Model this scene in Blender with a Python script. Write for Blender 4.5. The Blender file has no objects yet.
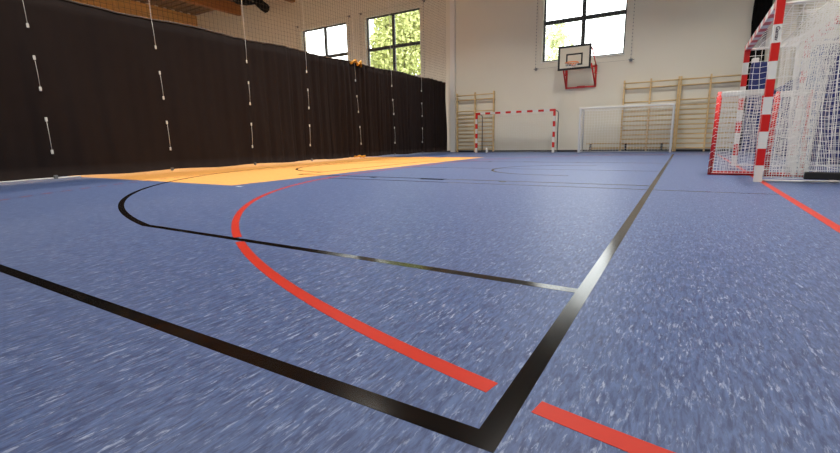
import bpy, math, random
from mathutils import Vector, Matrix
random.seed(7)
C = bpy.context.scene.collection
SC = bpy.context.scene
PI = math.pi

# ------------------------------------------------------------------ materials
def lin(c):
    return tuple((v/255/12.92 if v/255 <= .04045 else ((v/255+.055)/1.055)**2.4) for v in c) + (1,)

def mat(name, col, rough=.6, spec=.5, metal=0., noise=0., nscale=20., sheen=0., bump=0.):
    m = bpy.data.materials.new(name); m.use_nodes = True
    nt = m.node_tree; b = nt.nodes['Principled BSDF']
    b.inputs['Roughness'].default_value = rough
    b.inputs['Specular IOR Level'].default_value = spec
    b.inputs['Metallic'].default_value = metal
    if sheen: b.inputs['Sheen Weight'].default_value = sheen
    c = lin(col)
    b.inputs['Base Color'].default_value = c
    if noise or bump:
        tc = nt.nodes.new('ShaderNodeTexCoord'); n = nt.nodes.new('ShaderNodeTexNoise')
        n.inputs['Scale'].default_value = nscale; n.inputs['Detail'].default_value = 4
        nt.links.new(tc.outputs['Object'], n.inputs['Vector'])
        r = nt.nodes.new('ShaderNodeMapRange')
        r.inputs['To Min'].default_value = 1-noise; r.inputs['To Max'].default_value = 1+noise
        nt.links.new(n.outputs['Fac'], r.inputs['Value'])
        mx = nt.nodes.new('ShaderNodeVectorMath'); mx.operation = 'SCALE'
        mx.inputs[0].default_value = c[:3]
        nt.links.new(r.outputs['Result'], mx.inputs['Scale'])
        nt.links.new(mx.outputs['Vector'], b.inputs['Base Color'])
        if bump:
            bp = nt.nodes.new('ShaderNodeBump'); bp.inputs['Strength'].default_value = bump
            bp.inputs['Distance'].default_value = .01
            nt.links.new(n.outputs['Fac'], bp.inputs['Height']); nt.links.new(bp.outputs['Normal'], b.inputs['Normal'])
    return m

def lino(name, dark, mid, light, rough):
    """marbled linoleum: streaks that run along the hall (+Y)"""
    m = bpy.data.materials.new(name); m.use_nodes = True
    nt = m.node_tree; N = nt.nodes.new; L = nt.links.new
    b = nt.nodes['Principled BSDF']
    b.inputs['Roughness'].default_value = rough
    b.inputs['Specular IOR Level'].default_value = .5
    geo = N('ShaderNodeNewGeometry')
    def noise(sx, sy, detail, off, rot=0.):
        mp = N('ShaderNodeMapping'); mp.inputs['Scale'].default_value = (sx, sy, 1)
        mp.inputs['Location'].default_value = (off, off*.7, 0); mp.inputs['Rotation'].default_value = (0, 0, rot)
        L(geo.outputs['Position'], mp.inputs['Vector'])
        n = N('ShaderNodeTexNoise'); n.inputs['Scale'].default_value = 1; n.inputs['Detail'].default_value = detail
        n.inputs['Roughness'].default_value = .68
        n.inputs['Distortion'].default_value = .6
        L(mp.outputs['Vector'], n.inputs['Vector']); return n.outputs['Fac']
    def ramp(fac, a, c):
        r = N('ShaderNodeMapRange'); r.inputs['From Min'].default_value = a; r.inputs['From Max'].default_value = c
        L(fac, r.inputs['Value']); return r.outputs['Result']
    def mix(fac, a, c):
        x = N('ShaderNodeMix'); x.data_type = 'RGBA'
        L(fac, x.inputs['Factor'])
        for s, i in ((a, 6), (c, 7)):
            if isinstance(s, tuple): x.inputs[i].default_value = s
            else: L(s, x.inputs[i])
        return x.outputs[2]
    def mul(a, c):
        x = N('ShaderNodeMath'); x.operation = 'MULTIPLY'; x.use_clamp = True
        L(a, x.inputs[0])
        if isinstance(c, float): x.inputs[1].default_value = c
        else: L(c, x.inputs[1])
        return x.outputs[0]
    base = mix(ramp(noise(76, 15, 8, 3.), .38, .62), lin(dark), lin(mid))
    fl = ramp(noise(112, 22, 8, 11.), .52, .63)
    patch = ramp(noise(36, 8, 4, 31.), .42, .64)
    c1 = mix(mul(mul(fl, patch), .85), base, lin(light))
    dk = ramp(noise(108, 22, 7, 57.), .55, .68)
    c2 = mix(mul(dk, .55), c1, tuple(v*.55 for v in lin(dark)[:3])+(1,))
    L(c2, b.inputs['Base Color'])
    bp = N('ShaderNodeBump'); bp.inputs['Strength'].default_value = .06; bp.inputs['Distance'].default_value = .002
    L(fl, bp.inputs['Height']); L(bp.outputs['Normal'], b.inputs['Normal'])
    return m

def wood(name, a, c, rough=.5, scale=(2, 2, 25), seam=None):
    m = bpy.data.materials.new(name); m.use_nodes = True
    nt = m.node_tree; N = nt.nodes.new; L = nt.links.new
    b = nt.nodes['Principled BSDF']; b.inputs['Roughness'].default_value = rough
    tc = N('ShaderNodeTexCoord'); mp = N('ShaderNodeMapping'); mp.inputs['Scale'].default_value = scale
    L(tc.outputs['Object'], mp.inputs['Vector'])
    n = N('ShaderNodeTexNoise'); n.inputs['Scale'].default_value = 1.5; n.inputs['Detail'].default_value = 5
    n.inputs['Distortion'].default_value = .8
    L(mp.outputs['Vector'], n.inputs['Vector'])
    r = N('ShaderNodeValToRGB'); r.color_ramp.elements[0].color = lin(a); r.color_ramp.elements[1].color = lin(c)
    r.color_ramp.elements[0].position = .3; r.color_ramp.elements[1].position = .7
    L(n.outputs['Fac'], r.inputs['Fac']); L(r.outputs['Color'], b.inputs['Base Color'])
    return m

def glass_mat():
    m = bpy.data.materials.new('window_glass'); m.use_nodes = True
    nt = m.node_tree; nt.nodes.clear(); N = nt.nodes.new; L = nt.links.new
    o = N('ShaderNodeOutputMaterial'); mx = N('ShaderNodeMixShader'); t = N('ShaderNodeBsdfTransparent')
    g = N('ShaderNodeBsdfGlossy'); g.inputs['Roughness'].default_value = .02
    fr = N('ShaderNodeFresnel'); fr.inputs['IOR'].default_value = 1.3
    t.inputs['Color'].default_value = (.95, .97, .96, 1)
    L(fr.outputs[0], mx.inputs[0]); L(t.outputs[0], mx.inputs[1]); L(g.outputs[0], mx.inputs[2]); L(mx.outputs[0], o.inputs[0])
    return m

def emit(name, col, s):
    m = bpy.data.materials.new(name); m.use_nodes = True
    b = m.node_tree.nodes['Principled BSDF']
    b.inputs['Emission Color'].default_value = lin(col); b.inputs['Emission Strength'].default_value = s
    return m

M = dict(
    floor=lino('blue_linoleum', (44, 60, 102), (76, 97, 142), (158, 171, 198), .43),
    orange=lino('orange_linoleum', (222, 152, 70), (234, 172, 92), (242, 194, 128), .45),
    wall=mat('wall_paint', (224, 220, 205), .85, .25, noise=.02, nscale=1.5),
    white=mat('white_paint', (228, 226, 220), .6),
    ceiling=mat('roof_sheet', (128, 106, 80), .6),
    clad=wood('wood_cladding', (206, 158, 92), (228, 184, 116), .5, (1, .3, 18)),
    beam=wood('glulam', (150, 96, 44), (178, 120, 62), .5, (1, .35, 12)),
    bars=wood('pine_bars', (206, 176, 124), (230, 202, 152), .4, (1, 1, 6)),
    bench=wood('bench_wood', (186, 150, 92), (206, 172, 112), .4, (.6, 6, 6)),
    alu=mat('anthracite_frame', (38, 40, 44), .4),
    glass=glass_mat(),
    black_line=mat('black_court_paint', (5, 5, 6), .16, .45, noise=.15, nscale=40),
    red_line=mat('red_court_paint', (182, 36, 12), .42, .35, noise=.06, nscale=40),
    dash_line=mat('dark_red_court_paint', (120, 32, 34), .40),
    white_line=mat('white_court_paint', (214, 218, 224), .35),
    curtain=mat('curtain_fabric', (37, 29, 27), .85, .12, noise=.12, nscale=4),
    netdark=mat('dark_net_cord', (84, 74, 62), .9, .1),
    cord=mat('white_cord', (226, 224, 216), .7),
    netw=mat('white_net_cord', (238, 238, 234), .7, .3),
    red=mat('red_lacquer', (196, 20, 16), .35),
    stripewhite=mat('white_lacquer', (216, 216, 212), .35),
    silver=mat('bare_aluminium', (206, 208, 210), .35, metal=.5),
    steel=mat('galvanised_steel', (120, 122, 124), .4, metal=.7),
    rubber=mat('black_rubber', (14, 14, 15), .6),
    board=mat('backboard_face', (214, 208, 190), .4),
    blackpaint=mat('black_paint', (16, 16, 18), .5),
    ring=mat('ring_orange', (236, 140, 76), .4),
    mat_blue=mat('blue_vinyl', (22, 38, 104), .45, noise=.08, nscale=8),
    mat_light=mat('light_blue_vinyl', (70, 100, 156), .45, noise=.08, nscale=8),
    mat_navy=mat('navy_vinyl', (30, 38, 74), .45, noise=.08, nscale=8),
    baseb=mat('dark_skirting', (52, 54, 60), .5),
    yellow=mat('yellow_strap', (216, 150, 40), .6),
    leaf=mat('leaf_green', (182, 186, 122), .7, .2, noise=.25, nscale=3),
    leafp=mat('pale_leaf_green', (196, 200, 158), .7, .2, noise=.2, nscale=3),
    bark=mat('tree_bark', (90, 76, 60), .9),
    grass=mat('outside_grass', (120, 132, 84), .9, noise=.3, nscale=2),
    lamp=emit('fill_diffuser', (255, 244, 226), .6),
    bundle=mat('black_netting_bundle', (12, 12, 12), .95, .1, noise=.4, nscale=30),
    ink=mat('dark_purple_ink', (52, 22, 52), .6),
    bottle=mat('white_plastic', (236, 236, 236), .4),
)

# ------------------------------------------------------------------ mesh helpers
class MB:
    def __init__(self): self.v = []; self.f = []; self.m = []
    def add(self, vs, fs, mi=0):
        o = len(self.v); self.v += [tuple(p) for p in vs]
        self.f += [tuple(i+o for i in q) for q in fs]; self.m += [mi]*len(fs)
    def box(self, a, b, mi=0, rz=0., pivot=None):
        (x0, y0, z0), (x1, y1, z1) = a, b
        vs = [(x0, y0, z0), (x1, y0, z0), (x1, y1, z0), (x0, y1, z0), (x0, y0, z1), (x1, y0, z1), (x1, y1, z1), (x0, y1, z1)]
        self.add(vs, [(3, 2, 1, 0), (4, 5, 6, 7), (0, 1, 5, 4), (1, 2, 6, 5), (2, 3, 7, 6), (3, 0, 4, 7)], mi)
    def cbox(self, a, b, c=.006, mi=0):
        """box with chamfered edges"""
        (x0, y0, z0), (x1, y1, z1) = a, b
        c = min(c, (x1-x0)/2.2, (y1-y0)/2.2, (z1-z0)/2.2)
        def ring(z, k): return [(x0+k, y0+c+0, z), (x0+c+0, y0+k, z), (x1-c, y0+k, z), (x1-k, y0+c, z), (x1-k, y1-c, z), (x1-c, y1-k, z), (x0+c, y1-k, z), (x0+k, y1-c, z)]
        rs = ring(z0, c*.6)+ring(z0+c, 0)+ring(z1-c, 0)+ring(z1, c*.6)
        fs = [tuple(range(7, -1, -1)), tuple(range(24, 32))]
        for k in range(3):
            for i in range(8):
                j = (i+1) % 8; fs.append((k*8+i, k*8+j, k*8+8+j, k*8+8+i))
        self.add(rs, fs, mi)
    def tube(self, p, q, r, n=8, mi=0, r2=None): self.poly([p, q], r, n, mi, r2=r2)
    def poly(self, pts, r, n=6, mi=0, closed=False, r2=None):
        pts = [Vector(p) for p in pts]; k = len(pts); vs = []; up = None
        for i, p in enumerate(pts):
            if closed: d = pts[(i+1) % k]-pts[i-1]
            else: d = pts[min(i+1, k-1)]-pts[max(i-1, 0)]
            d.normalize()
            if up is None: up = Vector((0, 0, 1)) if abs(d.z) < .9 else Vector((1, 0, 0))
            a = d.cross(up)
            if a.length < 1e-4: a = d.orthogonal()
            a.normalize(); b = a.cross(d); up = b
            rr = r if r2 is None else r+(r2-r)*i/(k-1)
            for j in range(n):
                t = 2*PI*(j+.5)/n; vs.append(p+a*(rr*math.cos(t))+b*(rr*math.sin(t)))
        fs = []
        for i in range(k if closed else k-1):
            for j in range(n):
                i2 = (i+1) % k
                fs.append((i*n+j, i*n+(j+1) % n, i2*n+(j+1) % n, i2*n+j))
        if not closed: fs += [tuple(range(n-1, -1, -1)), tuple((k-1)*n+j for j in range(n))]
        self.add(vs, fs, mi)
    def lathe(self, c, prof, n=16, mi=0):
        vs = []; cx, cy, cz = c
        for r, z in prof:
            for j in range(n):
                t = 2*PI*j/n; vs.append((cx+r*math.cos(t), cy+r*math.sin(t), cz+z))
        fs = [(i*n+j, i*n+(j+1) % n, (i+1)*n+(j+1) % n, (i+1)*n+j) for i in range(len(prof)-1) for j in range(n)]
        fs += [tuple(range(n-1, -1, -1)), tuple((len(prof)-1)*n+j for j in range(n))]
        self.add(vs, fs, mi)
    def build(self, name, mats, parent=None, smooth=False, root=None):
        if not isinstance(mats, (list, tuple)): mats = [mats]
        off = Vector((0, 0, 0)); q = parent
        while q is not None: off += q.location; q = q.parent
        me = bpy.data.meshes.new(name)
        me.from_pydata([tuple(Vector(v)-off) for v in self.v], [], self.f)
        for m in mats: me.materials.append(m)
        me.polygons.foreach_set('material_index', self.m)
        if smooth: me.polygons.foreach_set('use_smooth', [True]*len(me.polygons))
        me.update()
        o = bpy.data.objects.new(name, me); C.objects.link(o)
        if parent is not None: o.parent = parent
        return o

def thing(name, label, cat, loc, group=None):
    o = bpy.data.objects.new(name, None); C.objects.link(o); o.location = loc
    o.empty_display_size = .1
    o['label'] = label; o['category'] = cat
    if group: o['group'] = group
    return o
def tag(o, label, cat, group=None):
    o['label'] = label; o['category'] = cat
    if group: o['group'] = group
    return o
def struct(o, label=None, cat=None):
    o['kind'] = 'structure'
    if label: o['label'] = label
    if cat: o['category'] = cat
    return o
def dup(root, loc, label, group=None):
    r = root.copy(); C.objects.link(r); r.location = loc; r['label'] = label
    if group: r['group'] = group
    def rec(o, p):
        for ch in list(o.children):
            c = ch.copy(); C.objects.link(c); c.parent = p; rec(ch, c)
    rec(root, r); return r

def one(fn, *a, **k):
    b = MB(); getattr(b, fn)(*a, **k); return b

# ------------------------------------------------------------------ key dimensions (metres; camera over the origin)
H = .581                       # lens height
XL, YN, LW = -.312, .685, .0515   # baseline left edge, near sideline lower edge, line width
AX = 8.22                      # axis of the cross courts
XC, ZT = -9.46, 3.08           # division curtain
YW = 18.4                      # far wall
XR, XW, YB, ZC = 2.65, -27.4, -4., 8.65

# ------------------------------------------------------------------ setting
fl = struct(one('box', (XW, YB, -.2), (XR, YW+.4, 0)).build('floor', M['floor']), 'marbled blue linoleum sports floor with court lines', 'floor')

def strip(pts_in, pts_out, z=.0008):
    b = MB(); n = len(pts_in)
    vs = [(x, y, z) for x, y in pts_in]+[(x, y, z) for x, y in pts_out]
    vs += [(x, y, .0) for x, y in pts_in]+[(x, y, .0) for x, y in pts_out]
    fs = []
    for i in range(n-1):
        fs.append((i, i+1, n+i+1, n+i)); fs.append((2*n+i, 2*n+i+1, i+1, i)); fs.append((n+i, n+i+1, 3*n+i+1, 3*n+i))
    fs += [(0, n, 3*n, 2*n), (n-1, 2*n-1, 4*n-1, 3*n-1)]
    b.add(vs, fs); return b
def rect(x0, y0, x1, y1, z=.0008): return strip([(x0, y0), (x1, y0)], [(x0, y1), (x1, y1)], z)
def arc(cx, cy, r, w, a0, a1, n=90, z=.0008):
    A = [math.radians(a0+(a1-a0)*i/n) for i in range(n+1)]
    return strip([(cx+(r-w/2)*math.cos(t), cy+(r-w/2)*math.sin(t)) for t in A], [(cx+(r+w/2)*math.cos(t), cy+(r+w/2)*math.sin(t)) for t in A], z)
def line(b, m, label=None, name='court_line'):
    o = b.build(name, M[m], fl)
    if label: o['label'] = label
    return o

# orange zone (part of the floor covering, carries the same thin coat)
zo = rect(-23.5, 3.93, -5.47, 13.15, .0004).build('floor_zone', M['orange'], fl); zo['label'] = 'orange marbled floor zone'
# black basketball half court, laid across the hall
BY0, BY1 = YN, 2*AX-YN
line(rect(XL, YN, XL+LW, BY1), 'black_line', 'long glossy black line running to the far wall')
line(rect(-9.2, YN, XL, YN+LW), 'black_line', 'thick black line in the foreground')
JX = -3.36
line(rect(JX, 1.649, XL, 1.649+LW), 'black_line', 'thin black line meeting the long line')
R3 = 6.715; cx3 = -1.88
a_j = math.degrees(math.atan2(1.649+LW/2-AX, JX-cx3))
line(arc(cx3, AX, R3, LW, a_j, a_j-140), 'black_line', 'black curve bending round to the orange zone')
line(rect(JX, 2*AX-1.649-LW, XL, 2*AX-1.649), 'black_line')
for y in (AX-2.45, AX+2.40): line(rect(-6.11, y, XL, y+LW), 'black_line')
line(rect(-6.11, AX-2.45+LW, -6.11+LW, AX+2.4), 'black_line')
line(arc(-6.08, AX, 1.8, LW, 90, 270), 'black_line')
line(arc(-1.88, AX, 1.27, LW, 90, 270, 50), 'black_line')
for y in (AX-1.27, AX+1.27): line(rect(-1.88, y-LW/2, -1.50, y+LW/2), 'black_line')
for xa, xb in ((-2.16, -2.06), (-3.42, -3.02), (-4.36, -4.26)):
    line(rect(xa, AX-2.45-.10, xb, AX-2.45), 'black_line'); line(rect(xa, AX+2.45, xb, AX+2.55), 'black_line')
line(rect(-4.95, 5.345, XL, 5.38), 'black_line', 'thin black line across the court')
line(rect(XL+LW, 5.345, .82, 5.375), 'black_line')
line(rect(-5.40, AX-.018, XL, AX+.018), 'black_line')
line(rect(-9.2, BY1-LW, XL, BY1), 'black_line')
# red handball area
GX = .85; PY0, PY1 = 6.77, 9.72; R6 = 6.0; RW = .0515
def ang(x): return math.degrees(math.acos((x-GX)/R6))
# near quarter from the straight part to the break at the black baseline
yq = lambda x: -math.sqrt(R6*R6-(x-GX)**2)
a_gap1 = 360-ang(-.345); a_gap2 = 360-ang(-.232)
a3a = 360-math.degrees(math.acos((-2.45-GX)/R6)); 
# the thin black line breaks the red arc too (narrow gaps beside the black paint)
ya, yb = 1.649-.012, 1.649+LW+.012
aA = 180+math.degrees(math.asin((PY0-yb)/R6)); aB = 180+math.degrees(math.asin((PY0-ya)/R6))
line(arc(GX, PY0, R6, RW, 180, aA), 'red_line', 'red curve beyond the thin black line')
line(arc(GX, PY0, R6, RW, aB, a_gap1), 'red_line', 'red curve in the foreground')
line(arc(GX, PY0, R6, RW, a_gap2, 270), 'red_line', 'red curve at the lower right edge')
line(rect(GX-R6-RW/2, PY0, GX-R6+RW/2, PY1), 'red_line')
line(arc(GX, PY1, R6, RW, 90, 180), 'red_line')
line(rect(GX-.03, PY0-R6, GX+.03, BY1), 'red_line', 'red goal line running under the striped goal')
# dashed nine-metre line
n9 = 0
for k in range(60):
    a = 180+k*1.91+.5
    y = PY0+9*math.sin(math.radians(a)); x = GX+9*math.cos(math.radians(a))
    if y < .9 or n9 > 45: break
    line(arc(GX, PY0, 9, .05, a, a+.95, 3), 'dash_line', None, 'dash'); n9 += 1
for k in range(10):
    y = PY0+.15+k*.3; line(rect(GX-9.025, y, GX-8.975, y+.15), 'dash_line', None, 'dash')
line(rect(-5.29, 3.85, -5.18, 3.90), 'white_line', 'short white dash at the orange corner')

# far wall with three window openings
WIN = [(-18.36, -15.22), (-14.02, -10.88), (-5.22, -2.20)]; WZ0, WZ1, WZM = 3.55, 6.52, 5.03
def wall_with_holes(x0, x1, z0, z1, y0, y1, holes):
    b = MB(); xs = sorted({x0, x1, *[h[0] for h in holes], *[h[1] for h in holes]})
    zs = sorted({z0, z1, *[h[2] for h in holes], *[h[3] for h in holes]})
    for i in range(len(xs)-1):
        runs = []
        for j in range(len(zs)-1):
            cx, cz = (xs[i]+xs[i+1])/2, (zs[j]+zs[j+1])/2
            if any(h[0] < cx < h[1] and h[2] < cz < h[3] for h in holes): continue
            if runs and runs[-1][1] == zs[j]: runs[-1][1] = zs[j+1]
            else: runs.append([zs[j], zs[j+1]])
        for a, c in runs: b.box((xs[i], y0, a), (xs[i+1], y1, c))
    return b
wf = wall_with_holes(XW-.3, XR+.3, 0, ZC, YW, YW+.36, [(a, c, WZ0, WZ1) for a, c in WIN])
struct(wf.build('wall_far', M['wall']), 'off white far wall with three windows', 'wall')
wl = struct(one('box', (XW-.3, YB, 0), (XW, YW, ZC)).build('wall_left', M['wall']), 'white left wall clad in wood at the top', 'wall')
b = MB()
for k in range(8):      # stacked plywood panels, small shadow gaps between the rows
    z = 4.2+k*.55
    if z+.54 > 8.6: break
    for j in range(14):
        y = YB+.02+j*1.6; b.box((XW, y, z), (XW+.03, min(y+1.59, YW), z+.54))
b.build('wood_cladding', M['clad'], wl)['label'] = 'light wooden panel cladding'
struct(one('box', (XR, YB, 0), (XR+.3, YW, ZC)).build('wall_right', M['wall']), 'plain right wall behind the goals', 'wall')
FILL_WIN = [(-22.2, -19.2), (-17.9, -14.9), (-13.6, -10.6), (-8.4, -5.4), (-4.1, -1.1)]  # windows added behind the camera, unseen, for frontal light on the walls
struct(wall_with_holes(XW, XR, 0, ZC, YB-.36, YB, [(a, c, 3.55, 6.52) for a, c in FILL_WIN]).build('wall_near', M['wall']))
for i, (x0, x1) in enumerate(FILL_WIN):
    w = bpy.data.objects.new('window_%d' % (i+4), None); C.objects.link(w); w.location = (x0, YB, 3.55); struct(w, 'added tall window behind the camera, lights the hall', 'window')
    b = MB(); t = .065; xm = (x0+x1)/2; yf = YB-.24
    b.box((x0, yf, 3.55), (x0+t, yf+.07, 6.52)); b.box((x1-t, yf, 3.55), (x1, yf+.07, 6.52)); b.box((x0+t, yf, 3.55), (x1-t, yf+.07, 3.615)); b.box((x0+t, yf, 6.455), (x1-t, yf+.07, 6.52))
    b.box((xm-.06, yf, 3.615), (xm+.06, yf+.07, 6.455)); b.box((x0+t, yf, 4.97), (xm-.06, yf+.07, 5.09)); b.box((xm+.06, yf, 4.97), (x1-t, yf+.07, 5.09)); b.build('window_frame', M['alu'], w)
    for xa, xb in ((x0+t, xm-.06), (xm+.06, x1-t)):
        for za, zb in ((3.615, 4.97), (5.09, 6.455)): one('box', (xa, yf+.03, za), (xb, yf+.042, zb)).build('pane', M['glass'], w)
# roof: ribbed sheet
b = MB(); y = YB
while y < YW-.05:
    b.box((XW, y, ZC), (XR, y+.5, ZC+.15)); b.box((XW, y, ZC-.07), (XR, y+.22, ZC)); y += .5
struct(b.build('ceiling', M['ceiling']), 'ribbed roof sheet', 'ceiling')
for k, x in enumerate((-23.2, -18.75, -14.1, XC-.03, -4.9, -.4)):
    o = one('cbox', (x-.14, YB+.02, 7.98), (x+.14, YW-.01, ZC-.07), .01).build('roof_beam', M['beam'])
    struct(o, 'brown glulam beam under the roof', 'beam'); o['group'] = 'glulam beams under the roof'
struct(one('cbox', (-9.30, YW-.10, 0), (-9.06, YW, ZC), .01).build('trim_1', M['white']), 'white pilaster at the end of the black curtain', 'pilaster')
b = MB(); b.box((-9.05, YW-.018, 0), (XR, YW, .075)); b.box((XW, YW-.018, 0), (-9.31, YW, .075))
struct(b.build('baseboard_far', M['baseb']), 'dark skirting along the far wall', 'skirting')
wname = ['leftmost window, half hidden by the black curtain', 'middle window with yellow green tree outside', 'window behind the basketball hoop']
for i, (x0, x1) in enumerate(WIN):
    w = bpy.data.objects.new('window_%d' % (i+1), None); C.objects.link(w); w.location = (x0, YW, WZ0); struct(w, wname[i], 'window')
    yf = YW+.16; b = MB(); t = .065; xm = (x0+x1)/2
    b.box((x0, yf, WZ0), (x0+t, yf+.07, WZ1)); b.box((x1-t, yf, WZ0), (x1, yf+.07, WZ1))
    b.box((x0+t, yf, WZ0), (x1-t, yf+.07, WZ0+t)); b.box((x0+t, yf, WZ1-t), (x1-t, yf+.07, WZ1))
    b.box((xm-.07, yf-.012, WZ0+t), (xm+.07, yf+.082, WZ1-t)); 
    b.box((x0+t, yf-.006, WZM-.075), (xm-.07, yf+.076, WZM+.075)); b.box((xm+.07, yf-.006, WZM-.075), (x1-t, yf+.076, WZM+.075))
    b.build('window_frame', M['alu'], w)
    for xa, xb in ((x0+t, xm-.07), (xm+.07, x1-t)):
        for za, zb in ((WZ0+t, WZM-.075), (WZM+.075, WZ1-t)):
            one('box', (xa, yf+.03, za), (xb, yf+.042, zb)).build('pane', M['glass'], w)
    one('cbox', (x0-.04, YW-.04, WZ0-.035), (x1+.04, YW+.159, WZ0), .006).build('window_sill', M['white'], w)

# ------------------------------------------------------------------ division curtain
cur = thing('division_curtain', 'black floor-length division curtain with white lifting cords and net above', 'curtain', (XC, 7.5, 0))
SEAMS = [-2.9, -.9, 1.2, 3.31, 5.40, 7.49, 9.52, 11.90, 13.83, 15.95, 18.24]
def sm(a, c, t):
    t = max(0, min(1, (t-a)/(c-a))); return t*t*(3-2*t)
def cx_(y, z):
    A = .017+.055*sm(5, 15, y)
    lam = .62-.22*sm(6, 16, y)
    ph = 2*PI*y/lam
    d = A*(math.sin(ph+.6*math.sin(y*1.7))+.45*math.sin(2.3*ph+1.1+.3*z))
    d *= .55+.45*sm(3.1, .8, z)
    d += .022*math.sin(6.1*y+1.5*math.sin(1.3*y)+.25*z)*(.6+.4*math.sin(y*.8))+.03*math.sin(y*.9+.5)+.012*math.sin(3.1*y+2.2*z)
    if y < 3.4: d += .25*sm(3.4, 2.6, y)*(1-.3*math.sin(y*2.1))*(.4+.2*z)*.5
    return XC+d
for i in range(len(SEAMS)-1):
    y0, y1 = SEAMS[i], SEAMS[i+1]; nY, nZ = 72, 14; b = MB(); vs = []
    for s in (0, 1):
        for k in range(nZ+1):
            z = .055+(ZT-.055)*k/nZ
            for j in range(nY+1):
                y = y0+(y1-y0)*j/nY
                zz = z+(.02*math.sin(y*2.3) if k == nZ else 0)-(.012*math.sin(y*3.1) if k == 0 else 0)
                vs.append((cx_(y, z)-.004*s, y, zz))
    n1 = (nY+1)*(nZ+1); fs = []
    for k in range(nZ):
        for j in range(nY):
            a = k*(nY+1)+j; q = (a, a+1, a+nY+2, a+nY+1)
            fs.append(q); fs.append(tuple(v+n1 for v in reversed(q)))
    for j in range(nY):
        for a in (j, nZ*(nY+1)+j): fs.append((a, a+1, a+1+n1, a+n1))
    b.add(vs, fs); b.build('fabric_panel', M['curtain'], cur, True)
b = MB()
b.poly([(cx_(y, ZT), y, ZT+.02*math.sin(y*2.3)+.012) for y in [SEAMS[0]+k*(SEAMS[-1]-SEAMS[0])/260 for k in range(261)]], .016, 5)
b.build('top_hem', mat('hem_tape', (92, 84, 76), .7), cur, True)['label'] = 'grey hem tape'
b = MB()
y = SEAMS[0]
while y < SEAMS[-1]:
    xx = XC; b.poly([(xx, y, ZT), (XC, y, 7.98)], .0024, 4); y += .105
z = ZT+.1
while z < 7.95:
    b.poly([(XC+.002, SEAMS[0], z), (XC+.002, SEAMS[-1], z)], .0024, 4); z += .105
b.build('netting', M['netdark'], cur)['label'] = 'dark see-through netting'
b = MB(); b.poly([(cx_(y, .05)+.004, y, .045) for y in [-2.9+k*6.6/100 for k in range(101)]], .013, 6)  # daylight glare in the gap under the curtain, modelled as a white strip
b.build('glare_strip', M['white'], cur, True)['label'] = 'white strip for daylight glare under the curtain'
ringz = [2.55, 2.05, 1.55, 1.05, .50]
for k, y in enumerate(SEAMS[3:-1]):
    xs = lambda z: max(cx_(y-.03, z), cx_(y+.03, z), cx_(y, z))+.018
    dy = [-.02, -.03, .05, .04, -.08, -.02, .02][k]
    yy = lambda z: y+dy*(z-1.5)/1.5
    for a, c in ((2.55, ZT), (1.55, 2.05), (.5, 1.05)):
        rz_ = .0036
        cd = one('poly', [(xs(a), yy(a), a), (xs((a+c)/2)+.008, yy((a+c)/2), (a+c)/2), (xs(c), yy(c), c)], rz_, 6).build('lifting_cord', M['cord'], cur, True)
        for z in ((a, c) if c < 3 else (a,)):
            g = MB(); g.cbox((xs(z)-.016, yy(z)-.018, z-.035), (xs(z)+.008, yy(z)+.018, z+.035), .008); g.build('cord_tag', M['cord'], cd)
    one('poly', [(xs(ZT), yy(ZT), ZT), (XC+.01, y+dy*1.3, 7.98)], .010 if k < 3 else .006, 6).build('hoist_rope', M['cord'], cur, True)
    one('cbox', (xs(.1)-.02, y-.03, .035), (xs(.1)+.02, y+.03, .10), .01).build('hem_weight', M['steel'], cur)
ys = SEAMS[7]
for z0, z1 in ((3.02, 3.17), (.04, .10)):
    b = MB(); b.poly([(cx_(ys-.28, z0)+.03, ys-.28, z0+.03), (cx_(ys-.1, z0)+.06, ys-.1, z1), (cx_(ys, z0)+.07, ys+.02, z0+.02), (cx_(ys+.1, z0)+.06, ys+.12, z1-.02), (cx_(ys+.22, z0)+.04, ys+.22, z0)], .045 if z0 > 1 else .03, 7)
    b.build('strap', M['yellow'], cur, True)['label'] = 'yellow gathered strap'

# ------------------------------------------------------------------ goals
def netsheet(b, p00, p10, p11, p01, cell, r, sag=(0, 0, 0), n=4, jit=.012):
    """square-mesh net spanned between four corners (u: p00->p10, v: p00->p01)"""
    P = [Vector(p) for p in (p00, p10, p11, p01)]; S = Vector(sag)
    nu = max(2, round(max((P[1]-P[0]).length, (P[2]-P[3]).length)/cell)); nv = max(2, round(max((P[3]-P[0]).length, (P[2]-P[1]).length)/cell))
    ph = random.random()*6
    def at(u, v):
        p = (P[0]*(1-u)+P[1]*u)*(1-v)+(P[3]*(1-u)+P[2]*u)*v
        w = 4*u*(1-u)*4*v*(1-v)
        j = jit*(w**.5)
        return p+S*w+Vector((j*math.sin(ph+9*u+13*v), j*math.sin(2*ph+11*v-7*u), j*math.sin(ph+15*u+3*v)))
    for i in range(nu+1):
        b.poly([at(i/nu, k/14) for k in range(15)], r, n)
    for i in range(nv+1):
        b.poly([at(k/14, i/nv) for k in range(15)], r, n)

def bands(p0, p1, half, nb, first, cuts=None):
    """square section member in bands; returns MB with two material slots (0 white, 1 red)"""
    b = MB(); p0 = Vector(p0); p1 = Vector(p1); ax = max(range(3), key=lambda i: abs((p1-p0)[i]))
    cuts = cuts or [i/nb for i in range(nb+1)]
    for i in range(len(cuts)-1):
        a = p0.lerp(p1, cuts[i]); c = p0.lerp(p1, cuts[i+1])
        lo = [min(a[k], c[k])-(half if k != ax else 0) for k in range(3)]; hi = [max(a[k], c[k])+(half if k != ax else 0) for k in range(3)]
        b.box(lo, hi, (i+first) % 2)
    return b
SW = [M['stripewhite'], M['red']]

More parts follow.
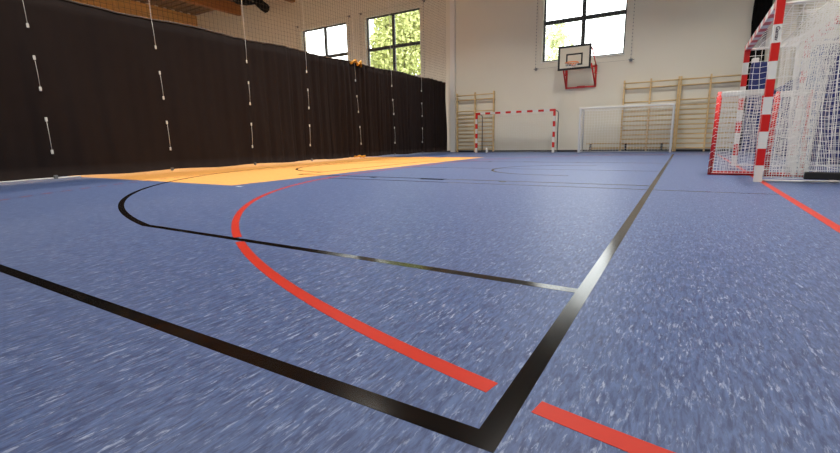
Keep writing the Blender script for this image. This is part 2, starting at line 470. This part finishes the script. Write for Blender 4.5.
def big_goal(x, y0, y1, depth_top, depth_bot, label, group, cell=.1):
    """full-size goal, mouth facing -X, posts at y0 and y1"""
    g = thing('handball_goal', label, 'goal', (x, (y0+y1)/2, 0), group)
    cuts = [k*.2/2.0 for k in range(10)]+[1]
    for y in (y0, y1):
        bands((x, y, 0), (x, y, 2.0), .04, 10, 0, cuts).build('post', SW, g)
    b = bands((x, y0-.04, 2.04), (x, y1+.04, 2.04), .04, 15, 1); b.build('crossbar', SW, g)
    xt, xb = x+depth_top, x+depth_bot
    for y in (y0, y1):
        b = MB(); b.poly([(x+.04, y, 2.02), (xt, y, 2.0), (xt+.03, y, 1.96)], .014, 8)
        b.build('net_support', M['white'], g, True)
    b = MB(); b.tube((x+.04, y0, .02), (xb, y0, .02), .012); b.tube((x+.04, y1, .02), (xb, y1, .02), .012); b.tube((xb, y0, .02), (xb, y1, .02), .012)
    b.build('ground_frame', M['white'], g, True)
    b = MB(); r = .0042
    netsheet(b, (x+.03, y0, 2.03), (x+.03, y1, 2.03), (xt, y1, 2.0), (xt, y0, 2.0), cell, r, (0, 0, -.10))
    netsheet(b, (xt, y0, 2.0), (xt, y1, 2.0), (xb, y1, .06), (xb, y0, .06), cell, r, (-.14, 0, 0))
    if x < 1.2: netsheet(b, (x+.03, y0, 2.0), (xt, y0, 2.0), (xb, y0, .05), (x+.03, y0, .05), cell, r, (0, .05, 0))
    netsheet(b, (x+.03, y1, 2.0), (xt, y1, 2.0), (xb, y1, .05), (x+.03, y1, .05), cell, r, (0, -.05, 0))
    b.build('net', M['netw'], g)
    return g

g1 = big_goal(.80, 6.72, 9.88, .66, .74, 'big red and white striped handball goal at the right edge', None, .1)
# net spare cloth hanging in tight folds inside the side of the goal
b = MB()
def fold(u, v):   # u across, v down
    x = 1.10+(.22+.7*(1-v)**7)*u-.04*(1-v)**4+.02*math.sin(v*5); y = 6.86+.03*math.sin(u*21+.8*math.sin(v*4))+.02*u
    return Vector((x, y, 1.98-1.90*v))
for i in range(21): b.poly([fold(i/20, k/20) for k in range(21)], .0030, 4)
for k in range(74): b.poly([fold(i/40, k/73) for i in range(41)], .0030, 4)
b.build('gathered_net', M['netw'], g1)['label'] = 'white net hanging in tight folds'
b = MB()
def side(u, v):
    x = .87+.40*u+.015*math.sin(v*6); z1 = 1.56+.46*u
    return Vector((x, 6.80+.025*math.sin(u*16+v*3), z1-(z1-.06)*v))
for i in range(17): b.poly([side(i/16, k/16) for k in range(17)], .0030, 4)
for k in range(58): b.poly([side(i/20, k/57) for i in range(21)], .0030, 4)
b.build('net_flap', M['netw'], g1)['label'] = 'denser white net hanging below the slanting rope'
b = MB(); b.poly([(.86, 6.70, 1.60), (1.06, 6.71, 1.82), (1.24, 6.72, 2.0)], .006, 6); b.build('net_rope', M['cord'], g1, True)
near_post = [c for c in g1.children if c.name.startswith('post')][0]
fc = bpy.data.curves.new('lettering', 'FONT'); fc.body = 'Gamav'; fc.size = .055; fc.align_x = 'CENTER'; fc.align_y = 'CENTER'; fc.extrude = .0005; fc.offset = .0012
fc.materials.append(M['ink'])
fo = bpy.data.objects.new('lettering', fc); C.objects.link(fo); fo.parent = near_post
C.objects.unlink(fo)
fo_m = Matrix(((0, 1, 0, .80-g1.location.x), (0, 0, -1, 6.72-.0412-g1.location.y), (-1, 0, 0, 1.70), (0, 0, 0, 1)))
tmp = bpy.data.objects.new('lettering_source', fc); C.objects.link(tmp)
me = bpy.data.meshes.new_from_object(tmp.evaluated_get(bpy.context.evaluated_depsgraph_get()))
bpy.data.objects.remove(tmp); bpy.data.objects.remove(fo)
fo = bpy.data.objects.new('lettering', me); C.objects.link(fo); fo.parent = near_post; fo.matrix_basis = fo_m
fo['label'] = 'small dark lettering on the white band'

g2 = big_goal(1.62, 6.78, 9.94, .55, .75, 'second striped handball goal parked behind the big one', None, .1)
# mini goals standing on end inside the big goal
def mini(name, x0, x1, y, h, d, rz, label, cell):
    g = thing(name, label, 'goal', ((x0+x1)/2, y, 0), 'small goals stood on end')
    r = .021
    X0, X1, Y0, Y1 = x0, x1, y, y+d
    for x in (X0, X1):
        one('tube', (x, Y0, 0), (x+(.02 if x == X0 else -.03), Y0, h), .03 if x == X0 else r, 10).build('post', M['red'], g, True)
    b = MB(); b.tube((X0, Y0, r), (X1, Y0, r), r, 10); b.build('bottom_bar', M['red'], g, True)
    b = MB(); b.cbox((X0+.02, Y0-.024, h-.075), (X1-.02, Y0+.02, h), .012); b.build('top_bar', M['stripewhite'], g)['label'] = 'white padded top bar'
    b = MB()
    for x in (X0, X1): b.tube((x, Y0, h-.03), (x, Y1, h-.03), .014); b.tube((x, Y1, .014), (x, Y1, h-.03), .014); b.tube((x, Y0, .014), (x, Y1, .014), .014)
    b.tube((X0, Y1, .014), (X1, Y1, .014), .014); b.tube((X0, Y1, h-.03), (X1, Y1, h-.03), .014)
    b.build('back_frame', M['red'], g, True)
    b = MB(); rr = .0036
    netsheet(b, (X0-.01, Y0-.025, .03), (X1+.01, Y0-.025, .03), (X1-.02, Y0-.025, h), (X0+.02, Y0-.025, h), cell, rr, (0, -.02, 0))
    netsheet(b, (X0, Y1+.015, .03), (X1, Y1+.015, .03), (X1, Y1+.015, h-.03), (X0, Y1+.015, h-.03), cell, rr, (0, .05, 0))
    netsheet(b, (X1, Y0, .03), (X1, Y1, .03), (X1, Y1, h-.03), (X1, Y0, h), cell, rr)
    netsheet(b, (X0, Y0, .03), (X0, Y1, .03), (X0, Y1, h-.03), (X0, Y0, h), cell, rr)
    # lacing that spirals round the side posts
    for xa in (X0, X1):
        b.poly([(xa+.03*math.cos(t*.7), Y0+.03*math.sin(t*.7), .03+(h-.05)*t/90) for t in range(91)], .004, 4)
    b.build('net', M['netw'], g)
    g.rotation_euler = (0, 0, rz)
    return g
mini('mini_goal', .35, .90, 7.72, 1.17, .42, -.03, 'small red framed goal with white net, left of the striped post', .043)
mini('mini_goal', .99, 1.36, 7.60, 1.12, .42, -.10, 'small red framed goal with white net, right of the striped post', .038)

# black bar on small wheels
tb = thing('transport_bar', 'thick black bar on small wheels low along the floor, right of the striped post', 'bar', (1.8, 6.63, 0))
one('cbox', (1.215, 6.60, .05), (2.40, 6.66, .135), .01).build('bar', M['rubber'], tb)
for x in (1.60, 2.25):
    w = MB(); n = 16; vs = []
    for q in (6.555, 6.595):
        for j in range(n): vs.append((x+.045*math.cos(2*PI*j/n), q, .045+.045*math.sin(2*PI*j/n)))
    w.add(vs, [(j, (j+1) % n, n+(j+1) % n, n+j) for j in range(n)]+[tuple(range(n)), tuple(range(2*n-1, n-1, -1))]); w.build('wheel', M['rubber'], tb)

# far striped mini-handball goal
YG = 17.6
def wall_goal(name, x0, x1, h, y, depth, label, striped):
    g = thing(name, label, 'goal', ((x0+x1)/2, y, 0))
    if striped:
        cuts = [k*.2/(h-.08) for k in range(int((h-.08)/.2)+1)]
        cuts = cuts[:-1]+[1] if 1-cuts[-1] < .06 else cuts+[1]
        for x in (x0, x1): bands((x, y, 0), (x, y, h-.08), .04, 8, 0, cuts).build('post', SW, g)
        bands((x0-.04, y, h-.04), (x1+.04, y, h-.04), .04, 15, 1).build('crossbar', SW, g)
    else:
        for x in (x0, x1): one('cbox', (x-.035, y-.035, 0), (x+.035, y+.035, h-.07), .01).build('post', M['silver'], g)
        one('cbox', (x0-.035, y-.035, h-.07), (x1+.035, y+.035, h), .01).build('crossbar', M['stripewhite'], g)
    yb = y+depth
    mt = M['steel'] if striped else M['silver']
    for x in (x0, x1):
        one('poly', [(x, y+.04, h-.05), (x, yb-.12, h-.06), (x, yb-.03, h-.12), (x, yb, h-.25), (x, yb, .03)], .018, 8).build('net_support', mt, g, True)
    b = MB(); b.tube((x0, y+.04, .02), (x0, yb, .02), .018); b.tube((x1, y+.04, .02), (x1, yb, .02), .018); b.tube((x0, yb, .02), (x1, yb, .02), .018)
    b.build('ground_frame', mt, g, True)
    b = MB(); r = .0016 if striped else .0048; c = .1 if striped else .10
    netsheet(b, (x0, yb-.02, h-.1), (x1, yb-.02, h-.1), (x1, yb-.02, .03), (x0, yb-.02, .03), c, r, (0, -.05, 0))
    netsheet(b, (x0, y+.03, h-.05), (x1, y+.03, h-.05), (x1, yb-.02, h-.1), (x0, yb-.02, h-.1), c, r, (0, 0, -.05))
    for x in (x0, x1): netsheet(b, (x, y+.03, h-.05), (x, yb-.02, h-.1), (x, yb-.02, .03), (x, y+.03, .03), c, r)
    b.build('net', M['netw'], g)
    return g
wall_goal('handball_goal', -7.69, -4.43, 1.66, YG, .62, 'red and white striped goal standing against the far wall', True)
wall_goal('training_goal', -3.42, -.42, 1.64, 17.35, .70, 'white metal goal with white net before the wall bars', False)

# ------------------------------------------------------------------ wall bars
def wall_bars(label):
    """double unit, origin at the foot of its left upright, wall plane at local y = 0, bars in front (-y)"""
    w = thing('wall_bars', label, 'wall bars', (0, 0, 0), 'wall bars on the far wall')
    for x in (.03, .9, 1.77):
        one('cbox', (x-.028, -.155, .01), (x+.028, -.045, 2.58), .008).build('upright', M['bars'], w)
    for x in (.03, .9, 1.77):
        for z in (.5, 2.2): one('box', (x-.02, -.046, z), (x+.02, -.0, z+.06)).build('wall_bracket', M['steel'], w)
    for z in (2.47, 2.28, 1.79, 1.61, 1.45, 1.28, 1.12, .95, .79, .62, .46, .29, .13):
        off = -.165 if z > 2.4 else -.10
        b = MB(); b.poly([(.03, off, z), (1.77, off, z)], .024, 8); b.build('bar', M['bars'], w, True)
    return w
wb = wall_bars('wooden wall bars behind the striped goal, left end of the far wall'); wb.location = (-8.97, YW, 0)
dup(wb, (-2.13, YW, 0), 'wooden wall bars behind the white goal', 'wall bars on the far wall')
dup(wb, (-.325, YW, 0), 'wooden wall bars nearest the right corner', 'wall bars on the far wall')

# ------------------------------------------------------------------ gym bench under the bars
bn = thing('gym_bench', 'long low wooden bench along the far wall behind the white goal', 'bench', (-1.85, 18.13, 0))
one('cbox', (-3.30, 18.10, .30), (-.50, 18.22, .335), .008).build('seat', M['bench'], bn)
one('cbox', (-3.2, 18.145, .10), (-.6, 18.175, .17), .006).build('beam', M['bench'], bn)
for x in (-3.14, -1.9, -.72):
    b = MB(); b.cbox((x-.03, 18.11, .02), (x+.03, 18.21, .30), .006); b.cbox((x-.05, 18.10, 0), (x+.05, 18.22, .03), .006)
    b.build('foot', M['blackpaint'], bn)

# ------------------------------------------------------------------ basketball hoop
hp = thing('basketball_hoop', 'small basketball backboard and ring on red wall bracket before the window', 'basketball hoop', (-3.8, YW, 3.0))
bx0, bx1, bz0, bz1, by = -4.43, -3.23, 3.07, 3.945, 17.8
bd = one('cbox', (bx0, by, bz0), (bx1, by+.03, bz1), .006).build('backboard', M['board'], hp)
b = MB(); w = .075
yb0, yb1 = by-.004, by
b.box((bx0, yb0, bz0), (bx1, yb1, bz0+w)); b.box((bx0, yb0, bz1-w), (bx1, yb1, bz1)); b.box((bx0, yb0, bz0+w), (bx0+w, yb1, bz1-w)); b.box((bx1-w, yb0, bz0+w), (bx1, yb1, bz1-w))
sx0, sx1, sz0, sz1 = -4.13, -3.53, 3.22, 3.65; w = .055
b.box((sx0, yb0, sz0), (sx1, yb1, sz0+w)); b.box((sx0, yb0, sz1-w), (sx1, yb1, sz1)); b.box((sx0, yb0, sz0+w), (sx0+w, yb1, sz1-w)); b.box((sx1-w, yb0, sz0+w), (sx1, yb1, sz1-w))
b.build('border', M['blackpaint'], bd)
rg = MB(); rc = (-3.83, by-.36, 3.27)
rg.poly([(rc[0]+.225*math.cos(2*PI*k/32), rc[1]+.225*math.sin(2*PI*k/32), rc[2]) for k in range(32)], .02, 8, closed=True)
rg.cbox((-3.90, by-.15, 3.20), (-3.76, by-.004, 3.285), .008)
ro = rg.build('ring', M['ring'], hp, True)
b = MB()
for k in range(12):
    for s in (-1, 1):
        b.poly([(rc[0]+(.22-.07*j/3)*math.cos(2*PI*(k+s*.5*j)/12), rc[1]+(.22-.07*j/3)*math.sin(2*PI*(k+s*.5*j)/12), rc[2]-.09*j/3*1.8) for j in range(4)], .004, 4)
b.build('hoop_net', M['netw'], ro)
b = MB()
b.box((-4.24, YW-.06, 2.44), (-3.10, YW, 2.50)); b.box((-4.24, YW-.06, 2.5), (-4.18, YW, 3.24)); b.box((-3.16, YW-.06, 2.5), (-3.10, YW, 3.24))
b.box((-4.18, YW-.06, 3.18), (-3.16, YW, 3.24)); b.box((-3.8, YW-.07, 2.43), (-3.5, YW-.061, 2.52))
b.build('wall_frame', M['red'], hp)
for x in (-4.25, -3.22):
    xw = -4.21 if x < -4 else -3.13
    b = MB(); b.tube((x, by+.035, 3.25), (xw, YW-.05, 2.47), .028); b.build('arm', M['red'], hp, True)
    b = MB(); b.tube((x, by+.035, 3.80), (xw, YW-.05, 3.20), .022); b.build('arm', M['red'], hp, True)
    b = MB(); b.cbox((xw-.04, YW-.15, 2.92), (xw+.04, YW-.05, 3.16), .01); b.build('hinge_box', M['red'], hp)

# ------------------------------------------------------------------ window protection nets on ropes
wl_lab = ['wall net with hooks stretched over the leftmost window', 'wall net with hooks stretched over the middle window', 'wall net with hooks stretched over the window behind the hoop']
for i, (x0, x1) in enumerate(WIN):
    xa, xb, za, zb = x0-.22, x1+.25, 3.30, 6.72; yy = YW-.09
    n = thing('window_net', wl_lab[i], 'net', ((x0+x1)/2, YW, za), 'wall nets over the windows')
    b = MB(); b.poly([(xa, yy, za), (xb, yy, za), (xb, yy, zb), (xa, yy, zb)], .004, 6, closed=True); 
    for k in range(28):
        z = za+.12*k+.05
        for x in (xa, xb): b.box((x-.012, yy-.012, z), (x+.012, yy+.012, z+.028))
    b.build('edge_rope', M['steel'], n)
    b = MB()
    for k in range(1, 32): x = xa+(xb-xa)*k/32; b.poly([(x, yy, za), (x, yy, zb)], .0011, 3)
    for k in range(1, 32): z = za+(zb-za)*k/32; b.poly([(xa, yy, z), (xb, yy, z)], .0011, 3)
    b.build('netting', M['netw'], n)
    for x in (xa, xb):
        for z in (za, zb):
            b = MB(); b.tube((x, YW, z), (x, yy-.02, z), .012); b.box((x-.07, yy-.012, z-.012), (x+.12, yy+.012, z+.012)); b.box((x-.05, YW-.01, z-.05), (x+.05, YW, z+.05))
            b.build('hook', M['steel'], n)

# ------------------------------------------------------------------ right corner: black net bundle, mats, white box
b = MB()
cols = [(1.58, .07), (1.68, .09), (1.84, .09), (1.76, .09)]
for k, (x, r) in enumerate(cols):
    b.poly([(x+.03*math.sin(j*1.3+k), 18.14-.03*k+.02*math.sin(j*.9+k*2), .02+j*.5) for j in range(18)], r, 9)
tag(b.build('net_bundle', M['bundle'], None, True), 'tall gathered black net hanging beside the right corner', 'net bundle')
def crash_mat(x0, y0, x1, y1, z1, m, label):
    o = thing('crash_mat', label, 'mat', ((x0+x1)/2, (y0+y1)/2, 0), 'crash mats stood on edge')
    one('cbox', (x0, y0, 0), (x1, y1, z1), .04).build('cover', M[m], o)
    b = MB()
    b.box((x0-.004, y0+.05, z1-.12), (x0, y1-.05, z1-.09)); b.box((x0-.004, y0+.05, .1), (x0, y1-.05, .13))
    b.build('seam', M['mat_navy'], o)
    for yy in ((y0*.7+y1*.3), (y0*.3+y1*.7)):
        one('poly', [(x0+.002, yy-.08, z1*.55), (x0-.03, yy-.05, z1*.55), (x0-.03, yy+.05, z1*.55), (x0+.002, yy+.08, z1*.55)], .012, 6).build('handle', M['mat_light'] if m != 'mat_light' else M['white'], o, True)
    return o
crash_mat(1.56, 17.40, 2.10, 17.75, 2.72, 'mat_blue', 'deep blue crash mat stood upright by the far wall')
crash_mat(2.22, 10.9, 2.60, 12.0, 2.30, 'mat_blue', 'dark blue crash mat on edge nearest the camera')
crash_mat(2.20, 12.05, 2.60, 14.0, 2.40, 'mat_light', 'light blue crash mat on edge along the right wall')
crash_mat(2.16, 14.1, 2.60, 15.6, 1.9, 'mat_blue', 'blue crash mat on edge beyond the light blue one')
crash_mat(2.12, 15.7, 2.55, 17.2, 1.85, 'mat_light', 'pale blue crash mat on edge in the far corner')

tag(one('cbox', (1.565, 17.45, 2.722), (1.74, 17.7, 2.86), .02).build('box', M['white']), 'small white box lying on top of the deep blue mat', 'box')
# ------------------------------------------------------------------ small bottle, roof bundle
bt = thing('bottle', 'small white bottle on the floor before the left wall bars', 'bottle', (-7.28, 17.75, 0))
one('lathe', (-7.28, 17.75, 0), [(.036, 0), (.04, .01), (.04, .13), (.03, .16), (.016, .175), (.016, .19)], 14).build('body', M['bottle'], bt, True)
one('lathe', (-7.28, 17.75, .19), [(.019, 0), (.019, .025), (.012, .032)], 12).build('cap', M['white'], bt, True)
b = MB()
b.poly([(-20.6, 16.05, 8.2), (-20.2, 16, 7.86), (-19.6, 16, 7.72), (-18.9, 16, 7.66), (-18.55, 16, 7.85)], .30, 10)
b.poly([(-19.0, 16.0, 7.9), (-18.7, 16.02, 7.4), (-18.35, 16.0, 7.14), (-18.22, 16, 7.06)], .22, 9)
b.poly([(-20.6, 16.05, 7.9), (-20.6, 16.05, ZC)], .02, 5); b.poly([(-18.9, 16, 7.7), (-18.9, 16, ZC)], .02, 5)
tag(b.build('hanging_bundle', M['bundle'], None, True), 'black gathered curtain bundle hanging under the roof beams', 'curtain bundle')

# ------------------------------------------------------------------ outside
struct(one('box', (-70, -60, -.6), (40, 90, -.4)).build('ground', M['grass']))
def tree(x, y, h, blobs, m, label, nl, ls):
    t = thing('tree', label, 'tree', (x, y, -.4), 'trees outside the windows')
    b = MB(); b.poly([(x, y, -.4), (x+.1, y, h*.35), (x-.1, y+.1, h*.75)], .28, 8, r2=.12)
    for (dx, dy, dz, r) in blobs: b.poly([(x, y, h*.4), (x+dx*.5, y+dy*.5, (h*.4+dz)/2+.5), (x+dx, y+dy, dz)], .1, 6, r2=.03)
    b.build('trunk', M['bark'], t, True)
    b = MB()
    for (dx, dy, dz, r) in blobs:
        for _ in range(nl):
            d = Vector((random.gauss(0, 1), random.gauss(0, 1), random.gauss(0, 1))).normalized()*r*(random.random()**.45)
            p = Vector((x+dx, y+dy, dz))+d
            a = Vector((random.gauss(0, 1), random.gauss(0, 1), random.gauss(0, 1))).normalized(); c = a.orthogonal().normalized()
            s = ls*(.6+.8*random.random())
            b.add([p-a*s, p+c*s*.45, p+a*s, p-c*s*.45], [(0, 1, 2, 3)])
    b.build('foliage', M[m], t)
tree(-20.0, 30.5, 9, [(0, 0, 7.6, 1.9), (.9, .3, 9.0, 1.5), (-.9, .5, 6.2, 1.5), (-1.6, .4, 8.2, 1.3), (-1.5, .8, 9.8, 1.2), (-2.2, .6, 6.9, 1.3), (1.3, 0, 6.2, 1.9), (1.6, 1, 10.2, 1.2), (-.3, .6, 10.2, 1.1), (2.4, .4, 8.2, 1.6)], 'leaf', 'yellow green tree outside the middle window', 1300, .17)
tree(-8.2, 33, 7, [(0, 0, 6.2, 1.5), (-.9, .3, 5.0, 1.4), (.7, .5, 5.4, 1.2), (-.3, .5, 7.6, .9)], 'leafp', 'pale tree outside the window behind the hoop', 420, .16)

# ------------------------------------------------------------------ added ceiling lamps, out of view, to light the hall
FILL_W = 155.
def lamp():
    l = thing('fill_lamp', 'added long white lamp between the roof beams, out of view', 'lamp', (0, 0, 0), 'added fill lamps')
    one('cbox', (-.22, -.75, .02), (.22, .75, .12), .01).build('housing', M['white'], l)
    one('box', (-.19, -.72, .008), (.19, .72, .02)).build('diffuser', M['lamp'], l)
    b = MB(); b.tube((0, -.5, .12), (0, -.5, .72), .012); b.tube((0, .5, .12), (0, .5, .72), .012); b.build('hanger', M['steel'], l)
    ld = bpy.data.lights.new('fill_light', 'AREA'); ld.shape = 'RECTANGLE'; ld.size = .36; ld.size_y = 1.4; ld.energy = FILL_W
    ld.color = (1, .95, .88); ld.spread = math.radians(112)
    lo = bpy.data.objects.new('fill_light', ld); C.objects.link(lo); lo.parent = l; lo.location = (0, 0, .0)
    return l
first = second = None
for x in (-25.3, -21., -16.4, -11.8, -7.2, -2.6, 1.2):
    for y in (3.2, 8.5, 13.8):
        if x < -24 and y > 12: continue
        if x < -14:        # added lamps behind the curtain spread wider, to brighten the wood cladding
            if second is None:
                second = lamp(); second.location = (x, y, 7.86)
                for o in second.children:
                    if o.type == 'LIGHT': o.data.spread = math.radians(125)
            else: dup(second, (x, y, 7.86), 'added long white lamp between the roof beams, out of view', 'added fill lamps')
        elif first is None: first = lamp(); first.location = (x, y, 7.86)
        else: dup(first, (x, y, 7.86), 'added long white lamp between the roof beams, out of view', 'added fill lamps')

# light portals: let the sky be sampled through the three window openings
for (x0, x1), yp, rx in [(q, YW+.34, -PI/2) for q in WIN]+[(q, YB-.34, PI/2) for q in FILL_WIN]:
    ld = bpy.data.lights.new('window_portal', 'AREA'); ld.shape = 'RECTANGLE'; ld.size = x1-x0; ld.size_y = WZ1-WZ0
    ld.cycles.is_portal = True
    lo = bpy.data.objects.new('window_portal', ld); C.objects.link(lo)
    lo.location = ((x0+x1)/2, yp, (WZ0+WZ1)/2); lo.rotation_euler = (rx, 0, 0)

# ------------------------------------------------------------------ sky
w = bpy.data.worlds.new('sky'); SC.world = w; w.use_nodes = True
bg = w.node_tree.nodes['Background']; bg.inputs['Color'].default_value = (.98, .99, 1., 1); bg.inputs['Strength'].default_value = 6.

# ------------------------------------------------------------------ camera
f, pitch, yaw, roll = 435.908, -.195812, .542064, -.0194380
fw = Vector((-math.sin(yaw)*math.cos(pitch), math.cos(yaw)*math.cos(pitch), math.sin(pitch)))
r0 = Vector((math.cos(yaw), math.sin(yaw), 0)); u0 = r0.cross(fw)
r = r0*math.cos(roll)+u0*math.sin(roll); u = -r0*math.sin(roll)+u0*math.cos(roll)
cd = bpy.data.cameras.new('camera'); cam = bpy.data.objects.new('camera', cd); C.objects.link(cam)
cd.sensor_width = 36; cd.lens = f/840*36; cd.clip_start = .02; cd.clip_end = 300
cam.matrix_world = Matrix(((r.x, u.x, -fw.x, 0), (r.y, u.y, -fw.y, 0), (r.z, u.z, -fw.z, H), (0, 0, 0, 1)))
SC.camera = cam
vs = SC.view_settings; vs.view_transform = 'Standard'; vs.look = 'None'; vs.gamma = 1; vs.exposure = 0.
vs.use_curve_mapping = False
SC.cycles.use_denoising = True; SC.cycles.max_bounces = 8; SC.cycles.diffuse_bounces = 4; SC.cycles.transparent_max_bounces = 16
SC.cycles.sample_clamp_indirect = 6
